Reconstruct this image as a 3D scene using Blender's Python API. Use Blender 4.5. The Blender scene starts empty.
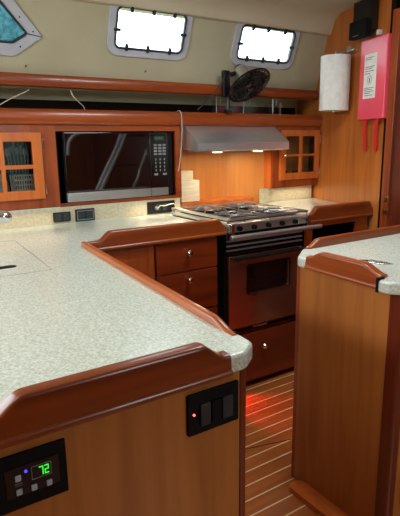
import bpy, bmesh, math, random
from mathutils import Vector, Matrix
random.seed(4)
SC = bpy.context.scene
COL = SC.collection
V = Vector
PI = math.pi

# ------------------------------------------------------------------ materials
def srgb(r, g, b):
    f = lambda c: (c/255/12.92) if c/255 <= .04045 else ((c/255+.055)/1.055)**2.4
    return (f(r), f(g), f(b), 1)

def mat(name, col, rough=.5, metal=0, spec=.5, coat=0, coat_rough=.1, emit=None, emit_s=0):
    m = bpy.data.materials.new(name); m.use_nodes = True
    b = m.node_tree.nodes['Principled BSDF']
    b.inputs['Base Color'].default_value = col
    b.inputs['Roughness'].default_value = rough
    b.inputs['Metallic'].default_value = metal
    b.inputs['Specular IOR Level'].default_value = spec
    b.inputs['Coat Weight'].default_value = coat
    b.inputs['Coat Roughness'].default_value = coat_rough
    if emit:
        b.inputs['Emission Color'].default_value = emit
        b.inputs['Emission Strength'].default_value = emit_s
    return m

def nodes_of(m):
    nt = m.node_tree
    return nt, nt.nodes, nt.links, nt.nodes['Principled BSDF']

def noisy(name, c1, c2, scale=4, stretch=(1, 1, 1), rough=.5, detail=6, bump=0, coat=0, metal=0, lo=.35, hi=.65, spec=.5, coat_rough=.08):
    """two colours blended by a stretched noise, in object space"""
    m = mat(name, c1, rough, metal, spec, coat, coat_rough)
    nt, N, L, b = nodes_of(m)
    tc = N.new('ShaderNodeTexCoord'); mp = N.new('ShaderNodeMapping')
    mp.inputs['Scale'].default_value = stretch
    no = N.new('ShaderNodeTexNoise'); no.inputs['Scale'].default_value = scale; no.inputs['Detail'].default_value = detail
    rp = N.new('ShaderNodeValToRGB')
    rp.color_ramp.elements[0].position = lo; rp.color_ramp.elements[0].color = c1
    rp.color_ramp.elements[1].position = hi; rp.color_ramp.elements[1].color = c2
    L.new(tc.outputs['Object'], mp.inputs[0]); L.new(mp.outputs[0], no.inputs['Vector'])
    L.new(no.outputs['Fac'], rp.inputs[0]); L.new(rp.outputs[0], b.inputs['Base Color'])
    if bump:
        bp = N.new('ShaderNodeBump'); bp.inputs['Strength'].default_value = bump; bp.inputs['Distance'].default_value = .002
        L.new(no.outputs['Fac'], bp.inputs['Height']); L.new(bp.outputs[0], b.inputs['Normal'])
    return m

def wood(name, light, dark, grain='z', rough=.35, coat=.3, coat_rough=.12):
    st = {'z': (22, 22, 1.6), 'x': (1.6, 22, 22), 'y': (22, 1.6, 22)}[grain]
    m = mat(name, light, rough, 0, .45, coat, coat_rough)
    nt, N, L, b = nodes_of(m)
    tc = N.new('ShaderNodeTexCoord'); mp = N.new('ShaderNodeMapping'); mp.inputs['Scale'].default_value = st
    n1 = N.new('ShaderNodeTexNoise'); n1.inputs['Scale'].default_value = 1.1; n1.inputs['Detail'].default_value = 8; n1.inputs['Distortion'].default_value = .6
    mp2 = N.new('ShaderNodeMapping'); mp2.inputs['Scale'].default_value = tuple(v*.16 for v in st)
    n2 = N.new('ShaderNodeTexNoise'); n2.inputs['Scale'].default_value = 1.4; n2.inputs['Detail'].default_value = 3; n2.inputs['Distortion'].default_value = 1.5
    mx = N.new('ShaderNodeMath'); mx.operation = 'MULTIPLY_ADD'; mx.inputs[1].default_value = .55
    ml = N.new('ShaderNodeMath'); ml.operation = 'MULTIPLY'; ml.inputs[1].default_value = .45
    rp = N.new('ShaderNodeValToRGB')
    rp.color_ramp.elements[0].position = .33; rp.color_ramp.elements[0].color = dark
    rp.color_ramp.elements[1].position = .62; rp.color_ramp.elements[1].color = light
    L.new(tc.outputs['Object'], mp.inputs[0]); L.new(mp.outputs[0], n1.inputs['Vector'])
    L.new(tc.outputs['Object'], mp2.inputs[0]); L.new(mp2.outputs[0], n2.inputs['Vector'])
    L.new(n2.outputs['Fac'], ml.inputs[0]); L.new(n1.outputs['Fac'], mx.inputs[0]); L.new(ml.outputs[0], mx.inputs[2])
    L.new(mx.outputs[0], rp.inputs[0]); L.new(rp.outputs[0], b.inputs['Base Color'])
    return m

def glass(name, tint=(1, 1, 1, 1), ior=1.45, rough=.02):
    m = bpy.data.materials.new(name); m.use_nodes = True
    nt = m.node_tree; N, L = nt.nodes, nt.links
    N.clear()
    out = N.new('ShaderNodeOutputMaterial'); tr = N.new('ShaderNodeBsdfTransparent'); gl = N.new('ShaderNodeBsdfGlossy')
    mx = N.new('ShaderNodeMixShader'); fr = N.new('ShaderNodeFresnel'); fr.inputs[0].default_value = ior
    tr.inputs[0].default_value = tint; gl.inputs['Roughness'].default_value = rough
    L.new(fr.outputs[0], mx.inputs[0]); L.new(tr.outputs[0], mx.inputs[1]); L.new(gl.outputs[0], mx.inputs[2])
    L.new(mx.outputs[0], out.inputs[0])
    return m

M = {}
CH_L, CH_D = srgb(162, 74, 25), srgb(114, 44, 12)
M['cherry_x'] = wood('cherry along x', CH_L, CH_D, 'x')
M['cherry_y'] = wood('cherry along y', CH_L, CH_D, 'y')
M['cherry_z'] = wood('cherry along z', CH_L, CH_D, 'z')
M['door_wood'] = wood('orange cherry door', srgb(208, 110, 42), srgb(176, 84, 28), 'z', .38, .2)
M['panel'] = wood('honey veneer', srgb(180, 114, 50), srgb(148, 86, 33), 'z', .42, .15)
M['bulkhead'] = wood('bulkhead veneer', srgb(192, 114, 50), srgb(156, 84, 32), 'z', .3, .35)
M['niche'] = wood('niche veneer', srgb(204, 138, 70), srgb(184, 116, 52), 'z', .45, .1)
M['dark_wood'] = wood('dark corner post', srgb(110, 44, 22), srgb(74, 26, 12), 'z', .3, .4)
M['fiddle_x'] = wood('varnished fiddle x', srgb(144, 66, 22), srgb(100, 38, 10), 'x', .28, .3, .08)
M['fiddle_y'] = wood('varnished fiddle y', srgb(178, 92, 36), srgb(136, 60, 20), 'y', .28, .35, .08)
M['drawer'] = wood('drawer front', srgb(124, 48, 18), srgb(88, 29, 9), 'x', .28, .4)
M['cream'] = noisy('cream vinyl liner', srgb(186, 179, 151), srgb(177, 169, 141), 3, rough=.7, spec=.25)
M['ceiling'] = noisy('deckhead liner', srgb(206, 196, 170), srgb(196, 184, 158), 2, rough=.75, spec=.2)
M['black'] = mat('black plastic', srgb(10, 10, 12), .35)
M['matt_black'] = mat('matt black', srgb(9, 9, 10), .75, spec=.2)
M['void'] = mat('unlit lining', srgb(26, 18, 13), .9, spec=.1)  # near-black colour stands in for shade inside cabinets and lockers
M['dark_metal'] = mat('dark enamel', srgb(22, 20, 20), .25, .3)
M['chrome'] = mat('chrome', (.85, .85, .87, 1), .12, 1)
M['steel'] = noisy('brushed steel', (.62, .63, .61, 1), (.72, .72, .70, 1), 8, (2, 60, 60), .3, metal=.92)
M['hood_steel'] = noisy('hood brushed steel', (.66, .69, .71, 1), (.76, .79, .81, 1), 8, (2, 60, 60), .30, metal=.85)
M['oven_steel'] = noisy('oven door mirror steel', (.60, .37, .23, 1), (.68, .43, .28, 1), 3, (1, 1, 6), .2, metal=.96)  # brown tint paints the reflected cherry wood into the steel
M['grey_frame'] = noisy('grey anodised frame', srgb(192, 194, 202), srgb(178, 180, 190), 6, rough=.45)
M['rubber'] = mat('dark seal', srgb(32, 40, 52), .5)
M['white_paper'] = noisy('paper', srgb(232, 232, 226), srgb(220, 220, 214), 30, rough=.9, bump=.15, spec=.1)
M['white'] = mat('white plastic', srgb(225, 225, 220), .5)
M['red_vinyl'] = mat('pinkish red plastic', srgb(230, 78, 98), .33, coat=.2)
M['red_strap'] = mat('red webbing', srgb(205, 28, 24), .7)
M['print'] = mat('printed ink', srgb(110, 116, 112), .8)
M['window_glass'] = glass('window glass', (.96, 1, 1, 1))
M['glass'] = glass('cabinet glass', (.8, .8, .78, 1), 1.22)
M['drink_glass'] = glass('drinking glass', (.85, .88, .88, 1), rough=.03)
M['green_led'] = mat('green digits', (0, 0, 0, 1), .5, emit=(.04, 1, .06, 1), emit_s=1.0)
M['blue_led'] = mat('blue led', (0, 0, 0, 1), .5, emit=(.04, .04, 1, 1), emit_s=3)
M['red_led'] = mat('red led', (0, 0, 0, 1), .5, emit=(1, .12, .12, 1), emit_s=3)
M['red_lamp'] = mat('red courtesy lens', (.3, 0, 0, 1), .4, emit=(1, .02, .01, 1), emit_s=3)
M['button'] = mat('pale button', srgb(168, 184, 196), .5)
M['key'] = mat('grey keypad print', srgb(120, 122, 126), .6)
M['rocker'] = mat('dark rocker', srgb(36, 44, 46), .45)
M['satin'] = mat('satin steel', (.25, .26, .25, 1), .5, .6)
M['satin_light'] = mat('bright satin steel', (.75, .76, .78, 1), .22, .9)
M['grate'] = mat('pan support steel', (.30, .31, .30, 1), .35, .9)
M['rail_steel'] = mat('polished rail', (.8, .82, .82, 1), .35, .5)
M['brass'] = mat('dark brass', srgb(150, 110, 60), .35, 1)
M['backing'] = noisy('backsplash laminate', srgb(205, 196, 168), srgb(186, 176, 148), 60, rough=.45, detail=3)
M['plate'] = mat('grey blue plate', srgb(176, 190, 196), .25)
M['caddy'] = mat('pale plastic lattice', srgb(232, 234, 224), .5)
M['cord_w'] = mat('pale cord', srgb(190, 188, 170), .6)
M['card'] = noisy('paper napkins', srgb(226, 216, 190), srgb(210, 196, 166), 12, (1, 1, 14), .85, spec=.1)

# speckled solid surface
m = mat('speckled counter', srgb(176, 186, 170), .26, spec=.5, coat=.5, coat_rough=.26); M['counter'] = m
nt, N, L, b = nodes_of(m)
tc = N.new('ShaderNodeTexCoord')
n1 = N.new('ShaderNodeTexNoise'); n1.inputs['Scale'].default_value = 190; n1.inputs['Detail'].default_value = 2
n2 = N.new('ShaderNodeTexNoise'); n2.inputs['Scale'].default_value = 120; n2.inputs['Detail'].default_value = 3
r1 = N.new('ShaderNodeValToRGB')
for p, c in ((.0, srgb(84, 88, 66)), (.31, srgb(122, 128, 106)), (.34, srgb(184, 194, 172)), (1, srgb(187, 196, 176))):
    e = r1.color_ramp.elements.new(p) if p not in (0, 1) else r1.color_ramp.elements[int(p)]
    e.color = c
r2 = N.new('ShaderNodeValToRGB'); r2.color_ramp.elements[0].position = .70; r2.color_ramp.elements[1].position = .80
mx = N.new('ShaderNodeMix'); mx.data_type = 'RGBA'; mx.inputs[7].default_value = srgb(194, 202, 182)
L.new(tc.outputs['Object'], n1.inputs['Vector']); L.new(tc.outputs['Object'], n2.inputs['Vector'])
L.new(n1.outputs['Fac'], r1.inputs[0]); L.new(n2.outputs['Fac'], r2.inputs[0])
L.new(r2.outputs[0], mx.inputs[0]); L.new(r1.outputs[0], mx.inputs[6]); L.new(mx.outputs[2], b.inputs['Base Color'])

# teak-and-holly sole: a pale strip every 71.5 mm across y
m = wood('teak and holly sole', srgb(178, 102, 46), srgb(140, 72, 30), 'x', .3, .4, .12); M['sole'] = m
nt, N, L, b = nodes_of(m)
src = b.inputs['Base Color'].links[0].from_socket
tc = N.new('ShaderNodeTexCoord'); sp = N.new('ShaderNodeSeparateXYZ')
ad = N.new('ShaderNodeMath'); ad.operation = 'ADD'; ad.inputs[1].default_value = 50*.0715 - 1.92 + .003
dv = N.new('ShaderNodeMath'); dv.operation = 'DIVIDE'; dv.inputs[1].default_value = .0715
fr = N.new('ShaderNodeMath'); fr.operation = 'FRACT'
lt = N.new('ShaderNodeMath'); lt.operation = 'LESS_THAN'; lt.inputs[1].default_value = .085
mx = N.new('ShaderNodeMix'); mx.data_type = 'RGBA'; mx.inputs[7].default_value = srgb(226, 196, 150)
L.new(tc.outputs['Object'], sp.inputs[0]); L.new(sp.outputs[1], ad.inputs[0]); L.new(ad.outputs[0], dv.inputs[0])
L.new(dv.outputs[0], fr.inputs[0]); L.new(fr.outputs[0], lt.inputs[0]); L.new(lt.outputs[0], mx.inputs[0])
L.new(src, mx.inputs[6]); L.new(mx.outputs[2], b.inputs['Base Color'])

# tinted, crazed acrylic for the forward port
m = bpy.data.materials.new('crazed acrylic'); m.use_nodes = True; M['acrylic'] = m
nt = m.node_tree; N, L = nt.nodes, nt.links; N.clear()
out = N.new('ShaderNodeOutputMaterial'); tr = N.new('ShaderNodeBsdfTransparent'); gl = N.new('ShaderNodeBsdfGlossy')
mx = N.new('ShaderNodeMixShader'); mx.inputs[0].default_value = .05
no = N.new('ShaderNodeTexNoise'); no.inputs['Scale'].default_value = 45; no.inputs['Detail'].default_value = 6
rp = N.new('ShaderNodeValToRGB'); rp.color_ramp.elements[0].position = .35; rp.color_ramp.elements[0].color = (.07, .17, .19, 1)
rp.color_ramp.elements[1].position = .68; rp.color_ramp.elements[1].color = (.16, .27, .28, 1)
tc = N.new('ShaderNodeTexCoord'); L.new(tc.outputs['Object'], no.inputs['Vector'])
L.new(no.outputs['Fac'], rp.inputs[0]); L.new(rp.outputs[0], tr.inputs[0])
L.new(tr.outputs[0], mx.inputs[1]); L.new(gl.outputs[0], mx.inputs[2]); L.new(mx.outputs[0], out.inputs[0])

# ------------------------------------------------------------------ builders
class MB:
    """collects shapes into one mesh"""
    def __init__(s): s.bm = bmesh.new()
    def merge(s, other, mtx=None):
        me = bpy.data.meshes.new('t'); other.to_mesh(me); other.free()
        if mtx: me.transform(mtx)
        s.bm.from_mesh(me); bpy.data.meshes.remove(me); return s
    def box(s, x0, x1, y0, y1, z0, z1, bev=0, seg=2, mtx=None):
        b = bmesh.new(); bmesh.ops.create_cube(b, size=1)
        for v in b.verts:
            v.co = V(((x0+x1)/2 + v.co.x*(x1-x0), (y0+y1)/2 + v.co.y*(y1-y0), (z0+z1)/2 + v.co.z*(z1-z0)))
        if bev: bmesh.ops.bevel(b, geom=list(b.edges), offset=bev, segments=seg, affect='EDGES', profile=.5)
        return s.merge(b, mtx)
    def cyl(s, p0, p1, r0, r1=None, seg=24, bev=0):
        r1 = r0 if r1 is None else r1
        p0, p1 = V(p0), V(p1); d = p1-p0
        b = bmesh.new(); bmesh.ops.create_cone(b, cap_ends=True, segments=seg, radius1=r0, radius2=r1, depth=d.length)
        if bev:
            es = [e for e in b.edges if abs(e.verts[0].co.z-e.verts[1].co.z) < 1e-6]
            bmesh.ops.bevel(b, geom=es, offset=bev, segments=2, affect='EDGES', profile=.5)
        q = V((0, 0, 1)).rotation_difference(d.normalized()).to_matrix().to_4x4()
        return s.merge(b, Matrix.Translation((p0+p1)/2) @ q)
    def tube(s, pts, r, seg=8, smooth=0, closed=False):
        pts = [V(p) for p in pts]
        for _ in range(smooth):
            n = []
            for i in range(len(pts)-1):
                a, c = pts[i], pts[i+1]; n += [a*.75+c*.25, a*.25+c*.75]
            pts = [pts[0]]+n+[pts[-1]]
        b = bmesh.new(); rings = []; up = None
        n = len(pts)
        for i, p in enumerate(pts):
            if closed: t = (pts[(i+1) % n]-pts[i-1]).normalized()
            else: t = (pts[min(i+1, n-1)]-pts[max(i-1, 0)]).normalized()
            if up is None:
                up = V((0, 0, 1)) if abs(t.z) < .9 else V((1, 0, 0))
            a = t.cross(up).normalized(); up = a.cross(t).normalized()
            rings.append([b.verts.new(p + a*math.cos(k*2*PI/seg)*r + up*math.sin(k*2*PI/seg)*r) for k in range(seg)])
        for i in range(n if closed else n-1):
            A, B = rings[i], rings[(i+1) % n]
            for k in range(seg): b.faces.new((A[k], A[(k+1) % seg], B[(k+1) % seg], B[k]))
        if not closed:
            b.faces.new(rings[0][::-1]); b.faces.new(rings[-1])
        return s.merge(b)
    def lathe(s, prof, seg=32, mtx=None):
        b = bmesh.new(); rings = []
        for r, z in prof:
            rings.append([b.verts.new((r*math.cos(k*2*PI/seg), r*math.sin(k*2*PI/seg), z)) for k in range(seg)] if r > 1e-6 else [b.verts.new((0, 0, z))])
        for A, B in zip(rings, rings[1:]):
            for k in range(seg):
                k2 = (k+1) % seg
                if len(A) == 1 and len(B) == 1: continue
                if len(A) == 1: b.faces.new((A[0], B[k], B[k2]))
                elif len(B) == 1: b.faces.new((A[k], A[k2], B[0]))
                else: b.faces.new((A[k], A[k2], B[k2], B[k]))
        return s.merge(b, mtx)
    def loft(s, sections, closed_prof=True, caps=True):
        b = bmesh.new(); R = [[b.verts.new(p) for p in sec] for sec in sections]; n = len(R[0])
        for A, B in zip(R, R[1:]):
            for k in range(n if closed_prof else n-1):
                b.faces.new((A[k], A[(k+1) % n], B[(k+1) % n], B[k]))
        if caps and closed_prof: b.faces.new(R[0][::-1]); b.faces.new(R[-1])
        return s.merge(b)
    def poly(s, outline, z0, z1, bev=0, mtx=None, seg=3):
        """vertical prism from an xy outline"""
        b = bmesh.new(); vs = [b.verts.new((x, y, z0)) for x, y in outline]
        f = b.faces.new(vs); e = bmesh.ops.extrude_face_region(b, geom=[f])
        for v in e['geom']:
            if isinstance(v, bmesh.types.BMVert): v.co.z = z1
        bmesh.ops.recalc_face_normals(b, faces=list(b.faces))
        if bev:
            es = [q for q in b.edges if abs(q.verts[0].co.z-q.verts[1].co.z) < 1e-6]
            bmesh.ops.bevel(b, geom=es, offset=bev, segments=seg, affect='EDGES', profile=.5)
        return s.merge(b, mtx)
    def build(s, name, material, parent=None, smooth=35):
        bmesh.ops.remove_doubles(s.bm, verts=list(s.bm.verts), dist=1e-6)
        bmesh.ops.recalc_face_normals(s.bm, faces=list(s.bm.faces))
        me = bpy.data.meshes.new(name); s.bm.to_mesh(me); s.bm.free()
        return link(name, me, material, parent, smooth)

def link(name, me, material, parent=None, smooth=35):
    if not me.materials: me.materials.append(material)
    if smooth:
        me.polygons.foreach_set('use_smooth', [True]*len(me.polygons))
        bm = bmesh.new(); bm.from_mesh(me)
        for e in bm.edges:
            if len(e.link_faces) == 2 and e.calc_face_angle(0) > math.radians(smooth): e.smooth = False
        bm.to_mesh(me); bm.free()
    o = bpy.data.objects.new(name, me); COL.objects.link(o)
    if smooth:
        wn = o.modifiers.new('weighted', 'WEIGHTED_NORMAL'); wn.keep_sharp = True; wn.weight = 80
    if parent:
        o.parent = parent
        o.matrix_parent_inverse = parent_world(parent).inverted()
    return o

def parent_world(p):
    m = p.matrix_basis.copy()
    if p.parent: m = parent_world(p.parent) @ p.matrix_parent_inverse @ m
    return m

def thing(name, label, cat, loc, group=None):
    o = bpy.data.objects.new(name, None); COL.objects.link(o); o.empty_display_size = .05
    o.matrix_basis = Matrix.Translation(V(loc))
    o['label'] = label; o['category'] = cat
    if group: o['group'] = group
    return o

def tag(o, label, cat, group=None):
    o['label'] = label; o['category'] = cat
    if group: o['group'] = group
    return o

def struct(o):
    o['kind'] = 'structure'; return o

def plate(outer, holes, depth, mtx, bevel=0):
    """flat plate with holes (2-D outlines), extruded +-depth/2 along the local z, then moved by mtx"""
    cu = bpy.data.curves.new('c', 'CURVE'); cu.dimensions = '2D'; cu.fill_mode = 'BOTH'; cu.extrude = depth/2 - bevel
    cu.bevel_depth = bevel; cu.bevel_resolution = 2; cu.offset = -bevel
    for pl in [outer]+holes:
        sp = cu.splines.new('POLY'); sp.points.add(len(pl)-1)
        for p, (x, y) in zip(sp.points, pl): p.co = (x, y, 0, 1)
        sp.use_cyclic_u = True
    o = bpy.data.objects.new('c', cu); COL.objects.link(o)
    bpy.context.view_layer.update()
    me = bpy.data.meshes.new_from_object(o.evaluated_get(bpy.context.evaluated_depsgraph_get()))
    bpy.data.objects.remove(o); bpy.data.curves.remove(cu)
    me.transform(mtx); me.materials.clear()
    return me

def rrect(x0, x1, y0, y1, r, n=6):
    if r <= 0: return [(x0, y0), (x1, y0), (x1, y1), (x0, y1)]
    p = []
    for cx, cy, a in ((x1-r, y0+r, -PI/2), (x1-r, y1-r, 0), (x0+r, y1-r, PI/2), (x0+r, y0+r, PI)):
        for k in range(n+1):
            t = a + k*PI/2/n; p.append((cx+r*math.cos(t), cy+r*math.sin(t)))
    return p

def rpoly(pts, radii, n=6):
    """rounded polygon"""
    out = []; m = len(pts)
    for i in range(m):
        p, a, c = V(pts[i]), V(pts[i-1]), V(pts[(i+1) % m]); r = radii[i]
        if r <= 0: out.append(tuple(p)); continue
        u, w = (a-p).normalized(), (c-p).normalized()
        ang = u.angle(w); d = r/math.tan(ang/2)
        s, e = p+u*d, p+w*d
        for k in range(n+1):
            t = k/n; out.append(tuple(s*(1-t)**2 + p*2*t*(1-t) + e*t*t))
    return out

# plane frames: local x -> U, local y -> Vv, local z -> normal
def frame(o, u, v):
    u, v = V(u).normalized(), V(v).normalized(); w = u.cross(v)
    return Matrix(((u.x, v.x, w.x, o[0]), (u.y, v.y, w.y, o[1]), (u.z, v.z, w.z, o[2]), (0, 0, 0, 1)))
def facing_y(y): return frame((0, y, 0), (1, 0, 0), (0, 0, 1))      # local (x, z) at plane y, normal -y

def scurve(t): t = max(0, min(1, t)); return t*t*(3-2*t)

# ------------------------------------------------------------------ setting
YB = 2.69                                   # plane of the wall cabinets and backsplash
def bx(y): return 2.62 + .27*(y-2.05)       # bulkhead face
K = .38
def hull_y(z): return 2.76 - K*(z-1.72)

o = MB().box(-1.7, 3.4, -1.5, 3.1, -.05, 0).build('floor', M['sole'], smooth=0); struct(o)

b = MB(); b.poly([(1.13, 1.664), (1.62, 1.535), (1.62, 1.531), (1.13, 1.660)], .0003, .0008)
hs = b.build('trim_4', M['matt_black'], smooth=0); struct(hs)

# cabin side with its three ports cut out
HS = frame((0, 2.76, 1.72), (1, 0, 0), (0, -K, 1)); HL = math.sqrt(1+K*K)
def hv(z): return (z-1.72)*HL
w1 = rrect(1.222, 1.640, hv(1.866), hv(2.058), .03)
w2 = rrect(2.040, 2.472, hv(1.868), hv(2.050), .03)
# port at the left: a slanted pentagon running out of the picture
w3 = rpoly([(.10, hv(1.847)), (.690, hv(1.846)), (.757, hv(1.889)), (.573, hv(2.066)), (.10, hv(2.066))], [.02, .03, .012, .03, .02])
grow = .006
me = plate(rrect(-.4, 3.0, hv(1.64), hv(2.10), 0), [w1, w2, w3], .01, HS @ Matrix.Translation((0, 0, -.006)))
o = link('wall_back', me, M['cream'], smooth=0); struct(o)

def port(n, hole, outer, inner_r, glassmat, dogs):
    fr = link('window_%d' % n, plate(outer, [hole], .012, HS @ Matrix.Translation((0, 0, .004)), .002), M['grey_frame']); struct(fr)
    # dark seal, a thin loop round the glass
    pts = [HS @ V((x, y, .012)) for x, y in hole]
    MB().tube(pts, .0065, 6, closed=True).build('seal', M['rubber'], fr)
    me = plate(hole, [], .004, HS @ Matrix.Translation((0, 0, -.004)))
    link('pane', me, glassmat, fr, smooth=0)
    for (x, y, ang) in dogs:
        mt = HS @ Matrix.Translation((x, y, .016)) @ Matrix.Rotation(ang, 4, 'Z')
        MB().box(-.008, .008, -.024, .012, -.008, .006, .003, mtx=mt).cyl(mt @ V((0, -.01, 0)), mt @ V((0, -.01, .012)), .006, seg=10).build('dog_latch', M['rubber'], fr)
    return fr
def ring(x0, x1, z0, z1, r, g=.043): return rrect(x0-g, x1+g, hv(z0)-g, hv(z1)+g, r+g*.9)
dg1 = [(1.30, hv(2.058), 0), (1.43, hv(2.058), 0), (1.56, hv(2.058), 0), (1.29, hv(1.866), PI), (1.42, hv(1.866), PI), (1.56, hv(1.866), PI), (1.640, hv(1.96), -PI/2), (1.222, hv(1.95), PI/2)]
dg2 = [(2.12, hv(2.05), 0), (2.24, hv(2.05), 0), (2.38, hv(2.05), 0), (2.12, hv(1.868), PI), (2.25, hv(1.868), PI), (2.38, hv(1.868), PI), (2.472, hv(1.96), -PI/2), (2.04, hv(1.95), PI/2)]
port(1, w1, ring(1.222, 1.640, 1.866, 2.058, .03), .03, M['window_glass'], dg1)
port(2, w2, ring(2.040, 2.472, 1.868, 2.050, .03), .03, M['window_glass'], dg2)
o3 = rpoly([(.06, hv(1.800)), (.700, hv(1.785)), (.835, hv(1.880)), (.622, hv(2.096)), (.06, hv(2.096))], [.02, .05, .01, .02, .02])
p3 = port(3, w3, o3, .03, M['acrylic'], [])
MB().tube([HS @ V((.757, hv(1.889), .0115)), HS @ V((.80, hv(1.884), .0115)), HS @ V((.832, hv(1.880), .0115))], .002, 6).build('corner_joint', M['rubber'], p3)
for x, z in ((.80, 1.90), (.735, 1.955), (.66, 2.03), (.74, 1.83), (.64, 1.805), (.50, 1.812)):
    MB().cyl(HS @ V((x-.012, hv(z), .0102)), HS @ V((x-.012, hv(z), .0125)), .004, seg=10).build('screw', M['rubber'], p3)
for x, z in ((.754, 1.746), (1.427, 1.759)):
    p = HS @ V((x, hv(z), 0)); q = HS @ V((x, hv(z), .006))
    o = MB().cyl(p, q, .008, .006, 14).cyl(q, HS @ V((x, hv(z), .009)), .004, seg=10).build('snap_stud', M['chrome'])
    tag(o, 'small metal snap stud on the cream side below the ' + ('slanted left port' if x < 1 else 'middle port'), 'snap stud')

# deckhead: valance roll and ceiling
secs = []
for x in (-1.7, 3.0):
    secs.append([V((x, y, z)) for y, z in ((2.70, 2.052), (2.615, 2.050), (2.598, 2.060), (2.585, 2.085), (2.555, 2.135), (2.50, 2.165), (2.2, 2.185), (1.2, 2.21), (-1.5, 2.2), (-1.5, 2.26), (2.70, 2.26))])
o = MB().loft(secs).build('ceiling', M['ceiling']); struct(o)

# starboard bulkhead and the doorway strips at its near end
b = MB()
b.poly([(bx(2.0), 2.0), (bx(3.1), 3.1), (bx(3.1)+.03, 3.1), (bx(2.0)+.03, 2.0)], 0, 2.2)
o = b.build('wall_right', M['bulkhead'], smooth=0); struct(o)
# jamb beyond a dark gap
d = MB().box(2.60, 2.64, 1.965, 1.998, 0, 2.2).build('trim_1', M['void'], smooth=0); struct(d)
d = MB().box(2.572, 2.60, 1.915, 1.965, 0, 2.06, .006).build('door_1', M['cherry_z']); struct(d)
MB().box(2.59, 2.72, 1.2, 1.912, 0, 2.2).build('door_leaf', M['dark_wood'], d, smooth=0)
for z in (1.02, .945):
    h = MB().box(2.564, 2.572, 1.905, 1.945, z-.018, z+.018, .003).cyl((2.564, 1.925, z), (2.556, 1.925, z), .009, seg=12).build('door_catch', M['brass'], d)
o = MB().box(2.72, 2.75, -1.5, 1.95, 0, 2.2).build('wall_front', M['dark_wood'], smooth=0); struct(o)
# aft bulkhead behind the camera, with the companionway opening
b = MB()
b.box(-1.7, 1.1, -1.5, -1.45, 0, 2.2).box(1.8, 2.75, -1.5, -1.45, 0, 2.2).box(1.1, 1.8, -1.5, -1.45, 0, .9)
o = b.build('wall_rear', M['cherry_z'], smooth=0); struct(o)
o = MB().box(-1.75, -1.7, -1.5, 3.1, 0, 2.2).build('wall_left', M['panel'], smooth=0); struct(o)
# locker void behind the shelf and behind the wall cabinets
b = MB(); b.box(-.4, 2.9, 3.02, 3.05, 1.0, 1.80).box(-.4, 2.9, 2.79, 3.02, 1.735, 1.76); o = b.build('trim_2', M['cream'], smooth=0); struct(o)
# niche behind the cooker
b = MB()
b.poly([(1.60, 2.86), (2.05, 2.86), (2.37, 2.775), (2.85, 2.775), (2.85, 2.80), (2.37, 2.80), (2.06, 2.885), (1.60, 2.885)], .9, 1.50)
o = b.build('trim_3', M['niche'], smooth=0); struct(o)

# ------------------------------------------------------------------ shelf behind the wall cabinets
def rail_profile(y0, z0, z1, t, bulge):
    n = 7; p = []
    for k in range(n+1):
        a = -PI/2 + PI*k/n
        p.append((y0 - bulge*math.cos(a), (z0+z1)/2 + (z1-z0)/2*math.sin(a)))
    return p + [(y0+t, z1), (y0+t, z0)]
def long_rail(x0, x1, y0, z0, z1, t, bulge, name, label, cat, material):
    pr = rail_profile(y0, z0, z1, t, bulge)
    b = MB(); b.loft([[V((x, y, z)) for y, z in pr] for x in (x0, x1)])
    return tag(b.build(name, material, smooth=50), label, cat)
cornice = long_rail(-.2, 2.79, 2.685, 1.455, 1.535, .05, .022, 'cornice_rail', 'long polished cherry rail running along the top of the wall cabinets', 'rail', M['cherry_x'])
upper = long_rail(-.2, 2.79, 2.735, 1.645, 1.707, .03, .014, 'shelf_rail', 'narrow orange cherry rail along the cream cabin side below the ports', 'rail', M['cherry_x'])
b = MB(); b.box(-.2, 2.80, 2.737, 3.02, 1.495, 1.51).box(-.2, 2.80, 2.96, 2.98, 1.51, 1.60)  # second box: dark upstand added as painted shade low in the recess
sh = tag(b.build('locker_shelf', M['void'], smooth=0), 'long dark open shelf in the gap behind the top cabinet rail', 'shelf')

# ------------------------------------------------------------------ wall cabinets
def rect(x0, x1, z0, z1): return [(x0, z0), (x1, z0), (x1, z1), (x0, z1)]

def glazed_door(parent, x0, x1, z0, z1, px0, px1, pz0, pz1, mull, munt, yf, hinge_x, mats):
    """overlay door with 2 x 2 panes"""
    hole = [rect(px0, mull[0], pz0, munt[0]), rect(mull[1], px1, pz0, munt[0]), rect(px0, mull[0], munt[1], pz1), rect(mull[1], px1, munt[1], pz1)]
    d = link('door', plate(rect(x0, x1, z0, z1), hole, .02, facing_y(yf-.011), .002), mats, parent)
    b = MB().box(px0-.004, px1+.004, yf-.0075, yf-.0045, pz0-.004, pz1+.004)
    b.build('pane', M['glass'], d, smooth=0)
    for z in (z0+.05, z1-.06):
        MB().box(hinge_x-.003, hinge_x+.006, yf-.024, yf-.0205, z-.024, z+.024, .001).cyl((hinge_x, yf-.025, z-.027), (hinge_x, yf-.025, z+.027), .0035, seg=10).build('hinge', M['chrome'], d)
    return d

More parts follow.
